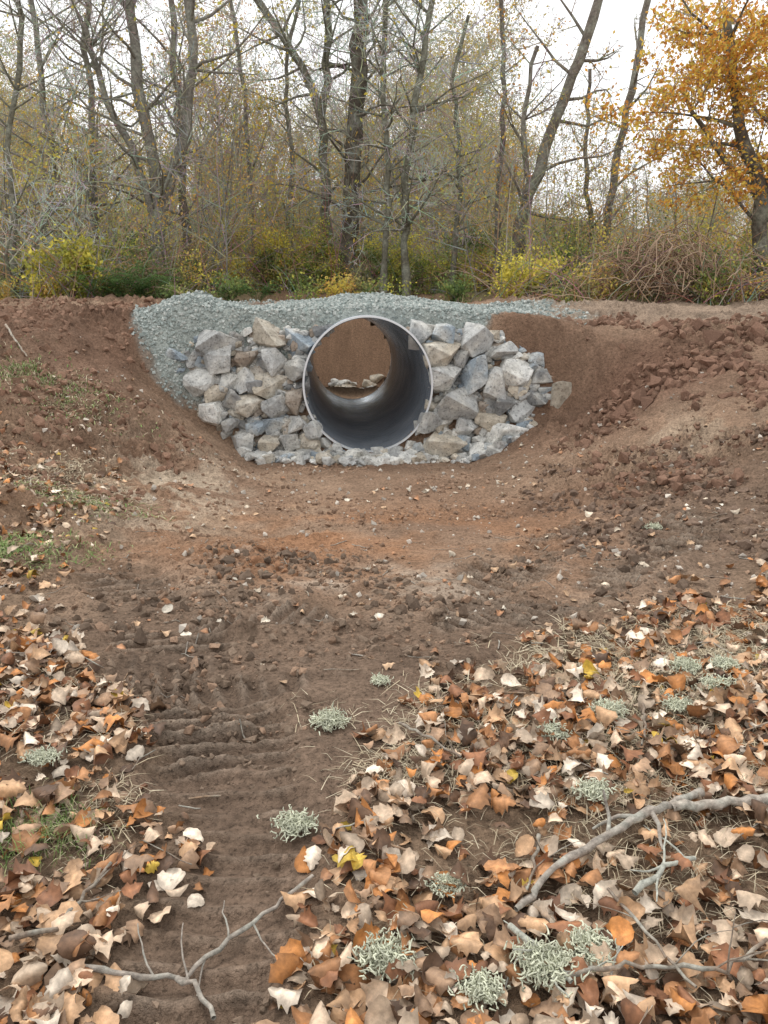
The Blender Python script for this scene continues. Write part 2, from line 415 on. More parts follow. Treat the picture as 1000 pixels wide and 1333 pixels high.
# dirt clods
P, S, Cc = [], [], []
def clods(n, x0, x1, y0, y1, smin, smax, colr, powr=4, noise=True, w=None):
    x = rng.uniform(x0, x1, n); y = rng.uniform(y0, y1, n)
    if noise:
        k = fbm(x*2, y*2, 3, 3) > rng.uniform(.35, .7, n); x, y = x[k], y[k]
    if w is not None: k = w(x, y) > rng.random(len(x)); x, y = x[k], y[k]
    cx, _ = pipe_c(y); k = ~((np.abs(x-cx) < 2.6) & (y > 8.9)); x, y = x[k], y[k]
    k = grav_f(x, y) < .3; x, y = x[k], y[k]
    s = smin+(smax-smin)*rng.random(len(x))**powr
    P.append(np.stack([x, y, H(x, y)+s*.05], 1)); S.append(np.stack([s*1.3, s, s*.8], 1))
    Cc.append(np.array(colr)*rng.uniform(.75, 1.25, (len(x), 1)))
clods(20000, -3.4, 3.6, 2.5, 9.2, .004, .024, (.265, .175, .12))
clods(7000, -2.3, 3.0, 4.0, 7.2, .006, .034, (.26, .14, .08), w=pilef)
clods(4000, 1.3, 3.8, 4.6, 7.8, .008, .042, (.17, .118, .087))
clods(14000, -7, -2.0, 6.0, 12.5, .007, .05, (.225, .135, .092))
clods(17000, 1.8, 7.5, 6.0, 11, .007, .058, (.20, .12, .083))
clods(500, 2.6, 5.5, 8.0, 10, .03, .11, (.18, .105, .073), 2.5)
clods(6500, -1.7, 2.8, 2.5, 5.0, .004, .026, (.19, .138, .10))
clods(2000, -1.0, 0.0, .9, 3, .003, .013, (.19, .138, .10))
clods(500, -1.6, 2.8, 2.7, 5.0, .012, .045, (.14, .1, .073), 2)
scatter('dirt_clods', clod_t, np.concatenate(P), np.concatenate(S), np.concatenate(Cc), M_clod)
n = 1300
x = rng.uniform(-3.5, 4, n); y = rng.uniform(3.5, 9.2, n); s = .004+.02*rng.random(n)**4
scatter('pebbles', small_t, np.stack([x, y, H(x, y)+s*.3], 1), s, np.array([(.52, .46, .39)])*rng.uniform(.6, 1.2, (n, 1)), M_grav)

# ------------------------------------------------------------------ leaf litter
NR, NC = 11, 5
def leaf_shape(kind):
    t = np.linspace(0, 1, NR)
    w = np.sin(np.pi*np.clip(t, 0.0, 1)**.85)**.8*.33
    if kind == 0: w = w*(1+.26*np.cos(t*np.pi*8.5))
    elif kind == 1: w = w*1.2*(1+.28*np.cos(t*np.pi*5.2+.4))
    else: w = w*1.05
    w[0] = .012; w[-1] = .01
    s = np.linspace(-1, 1, NC)
    Tt, Ss = np.meshgrid(t, s, indexing='ij')
    xx = Ss*w[:, None]; yy = Tt-.5+.04*np.abs(Ss)*np.cos(Tt*20)
    return xx, yy, Tt, Ss
shapes = [leaf_shape(k) for k in (0, 1, 2)]
li = np.arange(NR*NC).reshape(NR, NC)
LF = np.stack([li[:-1, :-1], li[:-1, 1:], li[1:, 1:], li[1:, :-1]], -1).reshape(-1, 4)
def leaves(name, px, py, pz, size, tilt, palette, weights):
    n = len(px); VV = np.zeros((n, NR*NC, 3)); CC = np.zeros((n, NR*NC, 3))
    kind = rng.choice(3, n, p=[.4, .3, .3])
    pc = np.array(palette)[rng.choice(len(palette), n, p=np.array(weights)/sum(weights))]*rng.uniform(.6, 1.2, (n, 1))
    for k in range(3):
        s = np.where(kind == k)[0]; m = len(s)
        xx, yy, Tt, Ss = [a[None] for a in shapes[k]]
        r = lambda a, b: rng.uniform(a, b, (m, 1, 1))
        fold = r(-.1, .7); curl = r(-1.4, 1.4); tw = r(-1.2, 1.2); wv = r(0, .06); ph = r(0, 6.28)
        asp = r(.7, 1.35)
        x = xx*asp+r(-.25, .25)*yy**2; y = yy
        z = fold*np.abs(xx*asp)*.7+curl*(y**2)*.7+tw*x*y+wv*np.sin(y*14+ph+x*9)+r(-1, 2.8)*xx*xx
        sc = size[s][:, None, None]
        L = np.stack([x*sc, y*sc, z*sc], -1).reshape(m, -1, 3)
        L -= L.mean(1, keepdims=True)*np.array([0, 0, 1])
        ax = rng.normal(0, 1, m)*tilt; ay = rng.normal(0, 1, m)*tilt; az = rng.uniform(0, 6.283, m)
        fl = rng.random(m) < .45; ax = np.where(fl, ax+np.pi, ax)
        c, s_ = np.cos(ax), np.sin(ax); Rx = np.zeros((m, 3, 3)); Rx[:, 0, 0] = 1; Rx[:, 1, 1] = c; Rx[:, 1, 2] = -s_; Rx[:, 2, 1] = s_; Rx[:, 2, 2] = c
        c, s_ = np.cos(ay), np.sin(ay); Ry = np.zeros((m, 3, 3)); Ry[:, 1, 1] = 1; Ry[:, 0, 0] = c; Ry[:, 0, 2] = s_; Ry[:, 2, 0] = -s_; Ry[:, 2, 2] = c
        c, s_ = np.cos(az), np.sin(az); Rz = np.zeros((m, 3, 3)); Rz[:, 2, 2] = 1; Rz[:, 0, 0] = c; Rz[:, 0, 1] = -s_; Rz[:, 1, 0] = s_; Rz[:, 1, 1] = c
        R = Rz @ Ry @ Rx
        L = np.einsum('nij,nvj->nvi', R, L)
        low = L[:, :, 2].min(1)
        L[:, :, 0] += px[s][:, None]; L[:, :, 1] += py[s][:, None]; L[:, :, 2] += (pz[s]-low*.6)[:, None]
        VV[s] = L
        shade = (1.0-.2*np.abs(Ss)**2+.22*(np.abs(Ss) < .1)).reshape(1, -1, 1)
        tip = (1-.25*(Tt > .85)).reshape(1, -1, 1)
        CC[s] = pc[s][:, None]*shade*tip*rng.uniform(.85, 1.1, (m, NR*NC, 1))
    Fc = (LF[None]+(np.arange(n)*NR*NC)[:, None, None]).reshape(-1, 4)
    return mk(name, VV.reshape(-1, 3), Fc, CC.reshape(-1, 3), M_litter, True)
PAL = [(.52,.32,.18),(.63,.47,.33),(.42,.20,.085),(.53,.22,.065),(.28,.125,.06),(.15,.085,.05),(.74,.62,.49),(.62,.42,.07),(.35,.22,.135),(.47,.36,.26)]
WT = [17, 15, 14, 9, 12, 12, 10, 1.4, 13, 10]
n = 70000
x = rng.uniform(-3.8, 5.2, n); y = rng.uniform(.5, 8.0, n)
lfx = litter_f(x, y)
d = lfx**1.2*np.interp(y, [0, 3, 4.5, 7], [1, .75, .45, .3])
k = rng.random(n) < d*(.25+1.0*ss(.3, .6, fbm(x*3, y*3, 2, 3))); x, y = x[k], y[k]
z = H(x, y)+rng.random(len(x))**1.3*.042*litter_f(x, y)
sz = rng.uniform(.032, .092, len(x))
leaves('fallen_leaves', x, y, z, sz, .38, PAL, WT)
n = 900
x = rng.uniform(-3.8, 3.8, n); y = rng.uniform(1.0, 9.0, n)
k = (litter_f(x, y) < .5) & (fbm(x*1.2, y*1.2, 6, 2) > rng.uniform(.4, .6, n)); x, y = x[k], y[k]
leaves('stray_leaves', x, y, H(x, y)+.006, rng.uniform(.03, .07, len(x)), .25, [(.6, .5, .38), (.7, .62, .5), (.5, .33, .2), (.4, .2, .1)], [3, 2, 3, 3])

# ------------------------------------------------------------------ tubes
class Tubes:
    def __init__(s): s.rows = []
    def poly(s, pts, rad, c):
        n = len(pts); tg = []
        for i in range(n):
            t = pts[min(i+1, n-1)]-pts[max(i-1, 0)]
            tg.append(t.normalized())
        o = pts[-1]-pts[0]
        ref = (1, .13, 0) if abs(o.z) > .75*o.length else (.1, .05, 1)
        for i in range(n-1):
            s.rows.append((*pts[i], *tg[i], rad[i], *pts[i+1], *tg[i+1], rad[i+1], *ref, *c))
    def build(s, name, k, mat, parent=None, link=True):
        A = np.array(s.rows); n = len(A)
        def ring(P, Tn, R, ref):
            a = np.cross(Tn, ref); a /= np.linalg.norm(a, axis=1, keepdims=True)+1e-9
            b = np.cross(Tn, a); th = np.arange(k)*2*np.pi/k
            return P[:, None]+R[:, None, None]*(np.cos(th)[None, :, None]*a[:, None]+np.sin(th)[None, :, None]*b[:, None])
        r0 = ring(A[:, 0:3], A[:, 3:6], A[:, 6], A[:, 14:17]); r1 = ring(A[:, 7:10], A[:, 10:13], A[:, 13], A[:, 14:17])
        V = np.concatenate([r0, r1], 1).reshape(-1, 3)
        i = np.arange(k); j = (i+1) % k
        f = np.stack([i, j, j+k, i+k], -1)
        Fc = (f[None]+(np.arange(n)*2*k)[:, None, None]).reshape(-1, 4)
        return mk(name, V, Fc, np.repeat(A[:, 17:20], 2*k, 0), mat, True, parent, link)
def rv(a=1): return Vector((random.gauss(0, a), random.gauss(0, a), random.gauss(0, a)))

def grow(tk, tw, ends, p, d, L, r, lvl, maxl, nch, colr, trop=.04, wander=.16, rmin=.004):
    n = max(2, int(L/(.3 if lvl > 1 else .4))); n = min(n, 9)
    pts = [p.copy()]; q = p.copy(); dd = d.normalized()
    for i in range(n):
        dd = (dd+rv(wander)+Vector((0, 0, trop))).normalized(); q = q+dd*(L/n); pts.append(q.copy())
    rad = [max(rmin, r*(1-.8*i/n)) for i in range(n+1)]
    (tk if r > .02 else tw).poly(pts, rad, colr[0] if r > .02 else tuple(c*random.uniform(.75, 1.25) for c in colr[1]))
    if lvl >= maxl:
        ends.append(pts[-1]); ends.append(pts[len(pts)//2]); return
    for k in range(nch[lvl]):
        t = random.uniform(.2, 1); i = min(n-1, int(t*n)); b = pts[i].lerp(pts[i+1], t*n-i)
        ax = (pts[i+1]-pts[i]).normalized()
        side = rv(1); side = (side-ax*side.dot(ax)).normalized()
        nd = (ax*random.uniform(.35, .9)+side).normalized()
        grow(tk, tw, ends, b, nd, L*random.uniform(.32, .6)*(1.15-t*.5), max(rmin, rad[i]*.5), lvl+1, maxl, nch, colr, trop, wander*1.15, rmin)

def quads(name, pos, size, col, mat=None, parent=None, link=True):
    pos = np.asarray(pos, float); n = len(pos)
    a = rng.normal(size=(n, 3)); a /= np.linalg.norm(a, axis=1, keepdims=True)
    b = rng.normal(size=(n, 3)); b -= a*(a*b).sum(1, keepdims=True); b /= np.linalg.norm(b, axis=1, keepdims=True)
    c = np.cross(a, b)
    s = np.asarray(size)[:, None]
    V = np.stack([pos+a*s, pos+b*s*.55+c*s*.15, pos-a*s, pos-b*s*.55+c*s*.15], 1).reshape(-1, 3)
    Fc = np.arange(n*4).reshape(-1, 4)
    return mk(name, V, Fc, np.repeat(col, 4, 0), mat or M_leaf, False, parent, link)

DK = ((.12, .10, .08), (.28, .25, .21)); GR = ((.22, .20, .17), (.42, .40, .35)); BR = ((.18, .155, .13), (.32, .27, .22))
LI = ((.18, .17, .13), (.52, .53, .46))
def tree(name, stems, Yd, cols, n1=16, nch=(0, 5, 4, 3), maxl=4, Lb=(1.8, 3.2), leafp=0, leafcol=None, start=.22, rmin=.004, lsz=(.03, .06)):
    e = bpy.data.objects.new(name, None); scene.collection.objects.link(e)
    tk, tw, ends = Tubes(), Tubes(), []
    for st, r0, r1 in stems:
        pts = [at(a, b, Yd) for a, b in st]
        g = pts[0].copy()
        if st[0][1] > 305: g.z = float(H(g.x, g.y))-.15; pts = [g]+pts
        fine = []
        for a, b in zip(pts[:-1], pts[1:]):
            m = max(2, int((b-a).length/.35))
            for i in range(m): fine.append(a.lerp(b, i/m)+rv(.03))
        fine.append(pts[-1]); nn_ = len(fine); k = Yd/F/1.04
        rad = [(r0+(r1-r0)*i/nn_)*k*(1.35 if i < 2 and st[0][1] > 305 else 1)*random.uniform(.9, 1.1) for i in range(nn_)]
        tk.poly(fine, rad, cols[0])
        for q in range(n1):
            t = random.uniform(start, 1); i = min(nn_-2, int(t*nn_))
            ax = (fine[i+1]-fine[i]).normalized(); side = rv(1); side = (side-ax*side.dot(ax)).normalized()
            nd = (ax*random.uniform(.2, 1.0)+side).normalized()
            grow(tk, tw, ends, fine[i], nd, random.uniform(*Lb), min(rad[i]*.4, .036), 1, maxl, nch, cols, rmin=rmin)
    tk.build('trunk_and_limbs', 8, M_bark, e)
    if tw.rows: tw.build('twigs', 3, M_twig, e)
    if leafp:
        E = np.array([v[:] for v in ends]); m = int(len(E)*leafp)
        P = E[rng.integers(0, len(E), m)]+rng.normal(0, .09, (m, 3))
        cc = np.array(leafcol)[rng.integers(0, len(leafcol), m)]*rng.uniform(.7, 1.25, (m, 1))
        quads('leaves', P, rng.uniform(*lsz, m), cc, M_leaf, parent=e)
    return e
YEL = [(.66, .53, .10), (.6, .43, .08), (.5, .47, .12)]; ORG = [(.72, .38, .08), (.78, .52, .1), (.58, .26, .06), (.70, .56, .12)]
tree('oak_tree', [([(452,350),(456,280),(460,200),(465,120),(468,60),(472,-60),(478,-180)], 12, 7)], 19.4, DK, 24, Lb=(1.4, 3.2), leafp=.12, leafcol=YEL)
tree('bare_tree', [([(428,330),(424,230),(420,150),(395,90),(350,20),(300,-60)], 7, 3.5), ([(420,150),(424,60),(428,-60)], 5, 3)], 20, LI, 15, Lb=(1.2, 2.6), leafp=.1, leafcol=YEL)
tree('ash_tree', [([(205,335),(210,270),(195,180),(175,80),(165,-80)], 10, 4), ([(208,300),(218,250),(242,180),(250,60),(245,-80)], 8, 4), ([(203,300),(180,220),(140,130),(110,30)], 5, 3)], 17.5, GR, 18, Lb=(1.3, 2.7), leafp=.06, leafcol=YEL)
tree('ash_tree', [([(245,330),(238,230),(228,100),(222,-60)], 6, 3)], 19.5, BR, 12, leafp=.1, leafcol=YEL)
tree('alder_tree', [([(675,320),(690,250),(712,190),(745,100),(780,0),(800,-60)], 9, 5), ([(690,250),(680,160),(700,60)], 4, 2)], 18, BR, 9, Lb=(1.0, 2.2), nch=(0, 4, 4, 3), leafp=.1, leafcol=ORG)
tree('bare_tree', [([(645,340),(650,230),(658,120),(650,-40)], 4, 2.5)], 19, BR, 9, Lb=(.8, 1.6), nch=(0, 4, 3, 3), leafp=.5, leafcol=ORG)
tree('alder_tree', [([(788,320),(800,220),(820,120),(845,0),(860,-60)], 6, 3.5), ([(770,320),(762,200),(768,90)], 4, 2)], 20, BR, 9, Lb=(.8, 1.8), nch=(0, 4, 3, 3), leafp=.08, leafcol=ORG)
tree('lichen_tree', [([(530,340),(525,230),(545,120),(560,20),(570,-60)], 5, 3), ([(500,340),(505,220),(498,100),(505,-50)], 4, 3)], 18.5, LI, 34, Lb=(1.0, 2.6), leafp=.04, leafcol=YEL)
tree('lichen_tree', [([(590,345),(600,230),(590,110),(610,20)], 4, 2)], 19, LI, 22, Lb=(.8, 2.0))
tree('bare_tree', [([(50,335),(70,230),(55,120),(40,0)], 6, 3), ([(120,335),(125,200),(110,60),(120,-40)], 5, 3)], 18.5, GR, 22, Lb=(1.2, 2.6), leafp=.06, leafcol=YEL)
tree('bare_tree', [([(330,335),(325,230),(318,120),(300,0)], 3.5, 2), ([(370,335),(380,220),(372,90),(390,0)], 3.5, 2)], 21, GR, 12, Lb=(.8, 2.0), leafp=.5, leafcol=YEL)
tree('bare_tree', [([(20,335),(10,200),(30,60),(20,-40)], 4, 3)], 16.5, LI, 18, Lb=(1.2, 2.4))
tree('maple_tree', [([(990,330),(992,260),(972,190),(955,110),(945,20)], 11, 4), ([(992,270),(1020,180),(1035,60)], 8, 4), ([(992,262),(930,190),(890,120)], 4, 2)], 15.5, DK, 13, Lb=(1.0, 2.2), nch=(0, 5, 4, 3), leafp=3.8, leafcol=ORG, lsz=(.025, .055))

tk, tw, ends = Tubes(), Tubes(), []
for i in range(5):
    b = at(random.uniform(-60, 90), 380, 15.6); b.z = 1.0
    grow(tk, tw, ends, b, Vector((random.uniform(-.3, .6), 0, 1)), 2.6, .04, 0, 3, (7, 5, 4), LI, trop=-.02)
e = bpy.data.objects.new('mossy_branches', None); scene.collection.objects.link(e)
tk.build('limbs', 6, M_bark, e); tw.build('twigs', 3, M_twig, e)

# sapling thicket
tk, tw, ends = Tubes(), Tubes(), []
for i in range(330):
    y = random.uniform(16.2, 27); x = random.uniform(-.62, .62)*y
    if abs(x+.65) < 2.6 and y < 19: continue
    z = float(H(x, y, False))
    colr = random.choice([BR, GR, GR, ((.30, .24, .13), (.42, .34, .18))])
    grow(tk, tw, ends, Vector((x, y, z-.05)), Vector((random.gauss(0, .14), random.gauss(0, .1), 1)), random.uniform(1.8, 5.4)*(1 if x < 3 else .75), random.uniform(.010, .026), 0, 2, (8, 3), colr, trop=.1, wander=.09, rmin=.004)
e = bpy.data.objects.new('sapling_thicket', None); scene.collection.objects.link(e)
tk.build('stems', 5, M_bark, e); tw.build('twigs', 3, M_twig, e)
E = np.array([v[:] for v in ends]); m = 100000
P = E[rng.integers(0, len(E), m)]+rng.normal(0, .18, (m, 3)); P = P[P[:, 2] < 5.2+rng.normal(0, .9, len(P))]
g_ = fbm(P[:, 0]*1.1+P[:, 1], P[:, 2]*1.3, 1, 3); P = P[g_ > rng.uniform(.3, .68, len(P))]
nz = fbm(P[:, 0]*.5, P[:, 2]*.7, 4, 3)
pal = np.array([(.68, .59, .12), (.54, .52, .15), (.58, .38, .14), (.74, .46, .12), (.44, .45, .17)])
ci = np.clip((nz*8-1.5+rng.normal(0, .9, len(P))).astype(int), 0, 4)
quads('leaves', P, rng.uniform(.02, .046, len(P)), pal[ci]*rng.uniform(.7, 1.2, (len(P), 1)), parent=e)

# distant forest
df = bpy.data.objects.new('distant_forest', None); scene.collection.objects.link(df)
temps = []
for k in range(5):
    tk, tw, ends = Tubes(), Tubes(), []
    cc = [((.28, .25, .22), (.40, .36, .32)), ((.31, .29, .26), (.46, .43, .38)), ((.25, .23, .19), (.39, .33, .26))][k % 3]
    grow(tk, tw, ends, Vector((0, 0, -.2)), Vector((.05, 0, 1)), 10, .13, 0, 3, (28, 7, 5), cc, trop=.1, wander=.07, rmin=.009)
    a = tk.build('tree_limbs', 5, M_twig, link=False); b = tw.build('tree_twigs', 3, M_twig, link=False)
    E = np.array([v[:] for v in ends]); m = [7500, 3000, 9000, 500, 6500][k]
    P = E[rng.integers(0, len(E), m)]+rng.normal(0, .15, (m, 3))
    pal = np.array([[(.60, .47, .15), (.48, .40, .15)], [(.62, .36, .14), (.52, .32, .14)], [(.68, .40, .14), (.62, .48, .15)], [(.40, .33, .18), (.40, .3, .18)], [(.40, .40, .2), (.52, .47, .18)]][k])
    c_ = quads('tree_leaves', P, rng.uniform(.04, .08, m), pal[rng.integers(0, 2, m)]*rng.uniform(.65, 1.2, (m, 1)), link=False)
    temps.append((a.data, b.data, c_.data))
for i in range(76):
    y = random.uniform(25, 56); right = random.uniform(-.62, .62); x = right*y
    s = random.uniform(.5, .95)*(1 if right < .16 else .55)
    if y < 32: s *= .75
    z = float(Hmacro(np.array(x), np.array(y)))
    k = random.choice([0, 1, 3, 1, 4, 2 if right > -.05 else 4, 0]); rz = random.uniform(0, 6.28)
    for dm in temps[k]:
        o = bpy.data.objects.new(dm.name, dm); scene.collection.objects.link(o); o.parent = df
        o.location = (x, y, z); o.rotation_euler = (0, 0, rz); o.scale = (s*1.1, s*1.1, s)
tk = Tubes(); PP, CCc = [], []
for i in range(60):
    y = random.uniform(75, 110); x = random.uniform(-.7, .15)*y; z = float(Hmacro(np.array(x), np.array(y))); h = random.uniform(6, 11)
    tk.poly([Vector((x, y, z)), Vector((x, y, z+h))], [.2, .02], (.1, .08, .06))
    m = 700; t = rng.random(m)**.8; R = (1-t)*h*.2+.1; th = rng.uniform(0, 6.28, m); rr = R*rng.uniform(.4, 1, m)
    PP.append(np.stack([x+rr*np.cos(th), y+rr*np.sin(th), z+h*(.08+.92*t)-rr*.25], 1)); CCc.append(np.array([(.25, .28, .24)])*rng.uniform(.6, 1.3, (m, 1)))
e = bpy.data.objects.new('distant_conifers', None); scene.collection.objects.link(e)
tk.build('trunks', 5, M_twig, e); PP = np.concatenate(PP)
quads('needles', PP, rng.uniform(.25, .5, len(PP)), np.concatenate(CCc), parent=e)

# ------------------------------------------------------------------ undergrowth
P, Cc, S = [], [], []; st = Tubes()
def bush(x, y, rx, h, n, pal, ls=(.018, .04), stems=10, sc=(.30, .24, .17)):
    z = float(H(x, y, False))
    u = rng.normal(size=(n, 3)); u /= np.linalg.norm(u, axis=1, keepdims=True); r = rng.random(n)**.45*rng.uniform(.6, 1.25, n)
    p = np.stack([x+u[:, 0]*rx*r, y+u[:, 1]*rx*.7*r, z+h*.45+u[:, 2]*h*.58*r], 1)
    p[:, 2] = np.maximum(p[:, 2], z+.02)
    q = fbm(p[:, 0]*3+p[:, 1], p[:, 2]*3.5+p[:, 1]*2, 3, 3); k = q > rng.uniform(.34, .64, n); p = p[k]; q = q[k]
    pal = np.array(pal); tone = fbm(p[:, 0]*2, p[:, 2]*2+7, 5, 2)
    ci = np.clip((tone*len(pal)*1.6-len(pal)*.3+rng.normal(0, .7, len(p))).astype(int), 0, len(pal)-1)
    P.append(p); Cc.append(pal[ci]*rng.uniform(.55, 1.3, (len(p), 1))); S.append(rng.uniform(*ls, len(p)))
    for i in range(stems):
        a = Vector((x+random.gauss(0, rx*.3), y+random.gauss(0, .2), z)); d = Vector((random.gauss(0, .5), random.gauss(0, .3), 1)).normalized(); pts = [a]
        L = h*random.uniform(.8, 1.7)
        for j in range(6): d = (d+rv(.12)+Vector((d.x*.15, 0, -.1))).normalized(); pts.append(pts[-1]+d*L/6)
        st.poly(pts, [.008-.001*j for j in range(7)], tuple(c*random.uniform(.7, 1.7) for c in sc))
GY = [(.18, .24, .08), (.32, .38, .10), (.56, .54, .11), (.76, .66, .12)]
GG = [(.13, .19, .07), (.21, .28, .09), (.31, .37, .12), (.45, .44, .15)]
BB = [(.34, .25, .17), (.42, .32, .22), (.27, .25, .13), (.58, .42, .17)]
OO = [(.30, .29, .12), (.46, .37, .13), (.64, .40, .12), (.70, .58, .14)]
for i in range(205):
    y = random.choice([15.2, 15.8, 16.5, 17.4, 18.6, 20])+random.gauss(0, .25); x = random.uniform(-.62, .62)*y
    u = x/y*F+500
    if abs(x+.65) < 3.4 and y > 14.6 and y < 18.9: y = 19.5
    if u < 350: pal = random.choice([GY, GG, OO, BB, GY]); h = random.uniform(.5, 1.3)
    elif u < 700: pal = random.choice([GY, GY, GG, OO]); h = random.uniform(.5, 1.1)
    else: pal = random.choice([BB, GY, OO, GG]); h = random.uniform(.5, 1.4)
    h *= 1+.14*(y-15)
    bush(x, y, random.uniform(.5, 1.1), h, random.randint(900, 1800), pal)
for i in range(17):
    x = -8+i*1.05+random.gauss(0, .2); bush(x, 14.9 if abs(x+.65) > 3.2 else 14.3, .55, random.uniform(.25, .55), 900, random.choice([GY, GG, OO]), stems=5)
for i in range(9):
    p = at(random.uniform(20, 150), 330, 14.9); bush(p.x, 14.9, .45, random.uniform(.8, 1.3), 420, [(.4, .4, .09), (.6, .54, .1), (.78, .68, .14)], (.03, .055))
for i in range(7):
    p = at(random.uniform(650, 740), 330, 14.5); bush(p.x, 14.5, .4, random.uniform(.5, 1.0), 260, [(.4, .4, .09), (.6, .54, .1), (.78, .68, .14)], (.03, .05))
for i in range(16):
    x = random.uniform(3.0, 8.2); bush(x, random.uniform(13.3, 14.2), random.uniform(.35, .7), random.uniform(.5, 1.1), 600, random.choice([BB, OO, GG, GY]))
e = bpy.data.objects.new('undergrowth_bushes', None); scene.collection.objects.link(e)
P = np.concatenate(P); quads('leaves', P, np.concatenate(S), np.concatenate(Cc), parent=e)
st.build('stems', 4, M_twig, e)
tb = Tubes()
for i in range(520):
    cx_ = random.gauss(4.7, .7) if random.random() < .7 else random.uniform(5.5, 8.5)
    y = random.gauss(14.0, .4); z = float(H(cx_, y, False))
    hh = (.95*math.exp(-((cx_-4.7)/.9)**2)+.45)*(.7+.7*float(vn(cx_*2, 3, 1)))
    a = random.uniform(0, 6.28); R = random.uniform(.2, .85); pts = []
    z0 = random.uniform(0, hh*.75); hz = random.uniform(.1, .6)*min(1, hh); dz = random.gauss(0, .2)
    for j in range(9):
        t = j/8; pts.append(Vector((cx_+math.cos(a)*R*(t-.5)*2+random.gauss(0, .03), y+math.sin(a)*R*(t-.5)*1.5, z+max(.02, z0*.8+hz*math.sin(math.pi*t)+random.gauss(0, .03)+dz*(t-.5)))))
    cc = random.choice([(.28, .18, .12), (.42, .3, .21), (.19, .125, .085), (.35, .26, .18)])
    tb.poly(pts, [.007]*9, cc)
tb.build('bramble_tangle', 4, M_twig)
def fern(px, py, Yd, R):
    b = at(px, py, Yd); b.z = float(H(b.x, b.y, False)); Vv, Fc, Cf = [], [], []
    for i in range(30):
        a = random.uniform(0, 6.28); L = R*random.uniform(.7, 1.1); rise = random.uniform(.6, 1.1)
        o = Vector((math.cos(a), math.sin(a), 0)); s_ = Vector((-o.y, o.x, 0)); c_ = np.array((.10, .18, .055))*random.uniform(.6, 1.4)
        for j in range(22):
            t = (j+1)/22; q = b+o*L*t+Vector((0, 0, L*rise*math.sin(t*2.3)*.8)); w = .11*L*math.sin(math.pi*min(1, t*.9+.12))+.01
            for sg in (-1, 1):
                k = len(Vv); tip = q+s_*sg*w*1.4+o*w*.3-Vector((0, 0, w*.3))
                Vv += [q[:], (q+o*L*.02+s_*sg*w*.7)[:], tip[:], (q-o*L*.015+s_*sg*w*.7)[:]]; Fc.append((k, k+1, k+2, k+3)); Cf += [c_]*4
    mk('sword_fern', Vv, Fc, np.array(Cf), M_leaf)
for a in [(165, 380, 14.5, .8), (195, 375, 14.7, .7), (335, 385, 14.3, .45), (130, 385, 14.6, .6), (300, 385, 14.3, .4), (590, 385, 14.3, .4)]: fern(*a)

# ------------------------------------------------------------------ sticks on the floor
def gp(px, py):
    lo = .8
    for k in range(400):
        p = at(px, py, lo)
        if p.z < float(Hmacro(np.array(p.x), np.array(p.y))): break
        lo += .02
    p.z = float(H(p.x, p.y)); return p
def stick(name, pts, r0, r1, colr, lift=.03, twigs=4):
    e = bpy.data.objects.new(name, None); scene.collection.objects.link(e); tb = Tubes()
    P = [gp(*q)+Vector((0, 0, lift)) for q in pts]; fine = []
    for a, b in zip(P[:-1], P[1:]):
        m = max(3, int((b-a).length/.03))
        for i in range(m): fine.append(a.lerp(b, i/m)+rv(.0035))
    fine.append(P[-1]); n = len(fine)
    tb.poly(fine, [(r0+(r1-r0)*i/n)*random.uniform(.8, 1.15) for i in range(n)], colr)
    for i in range(twigs):
        j = random.randint(n//4, n-2); d = Vector((random.gauss(0, 1), random.gauss(0, 1), .15)).normalized(); q = fine[j]; pp = [q]
        for k in range(5): d = (d+rv(.2)).normalized(); pp.append(pp[-1]+d*random.uniform(.02, .04))
        tb.poly(pp, [r1*.6*(1-.12*k) for k in range(6)], colr)
    tb.build('wood', 8, M_stick, e)
GW = (.30, .26, .22); BW = (.22, .17, .13)
stick('fallen_branch', [(672, 1212), (720, 1160), (770, 1125), (840, 1098), (908, 1064)], .009, .014, GW, .055, 3)
stick('fallen_branch', [(870, 1088), (930, 1082), (1000, 1072), (1060, 1060)], .014, .022, (.36, .31, .26), .055, 0)
stick('fallen_twig', [(100, 1286), (170, 1290), (240, 1282), (300, 1240), (345, 1205), (408, 1160)], .008, .005, GW, .03, 4)
stick('fallen_twig', [(232, 1284), (255, 1310), (280, 1345)], .007, .005, GW, .03, 1)
stick('fallen_twig', [(20, 1248), (80, 1240), (115, 1190), (148, 1150)], .008, .004, BW, .04, 2)
stick('fallen_twig', [(822, 1198), (860, 1170), (900, 1150)], .010, .006, (.42, .42, .36), .055, 4)
stick('fallen_twig', [(660, 1236), (700, 1280), (740, 1320)], .009, .006, (.4, .4, .34), .055, 5)
stick('fallen_twig', [(730, 1305), (830, 1300), (940, 1302), (990, 1270)], .006, .004, BW, .06, 4)
stick('fallen_twig', [(790, 1200), (850, 1262), (900, 1330)], .005, .003, BW, .06, 2)
stick('fallen_twig', [(520, 960), (560, 990), (600, 1010)], .006, .004, BW, .05, 1)
stick('fallen_twig', [(700, 1110), (690, 1165), (680, 1200)], .006, .003, BW, .05, 2)
stick('fallen_twig', [(830, 930), (838, 970), (832, 1000)], .006, .004, BW, .05, 1)
stick('fallen_twig', [(10, 440), (22, 452), (35, 462)], .012, .008, (.4, .33, .26), .03, 0)
tb = Tubes()
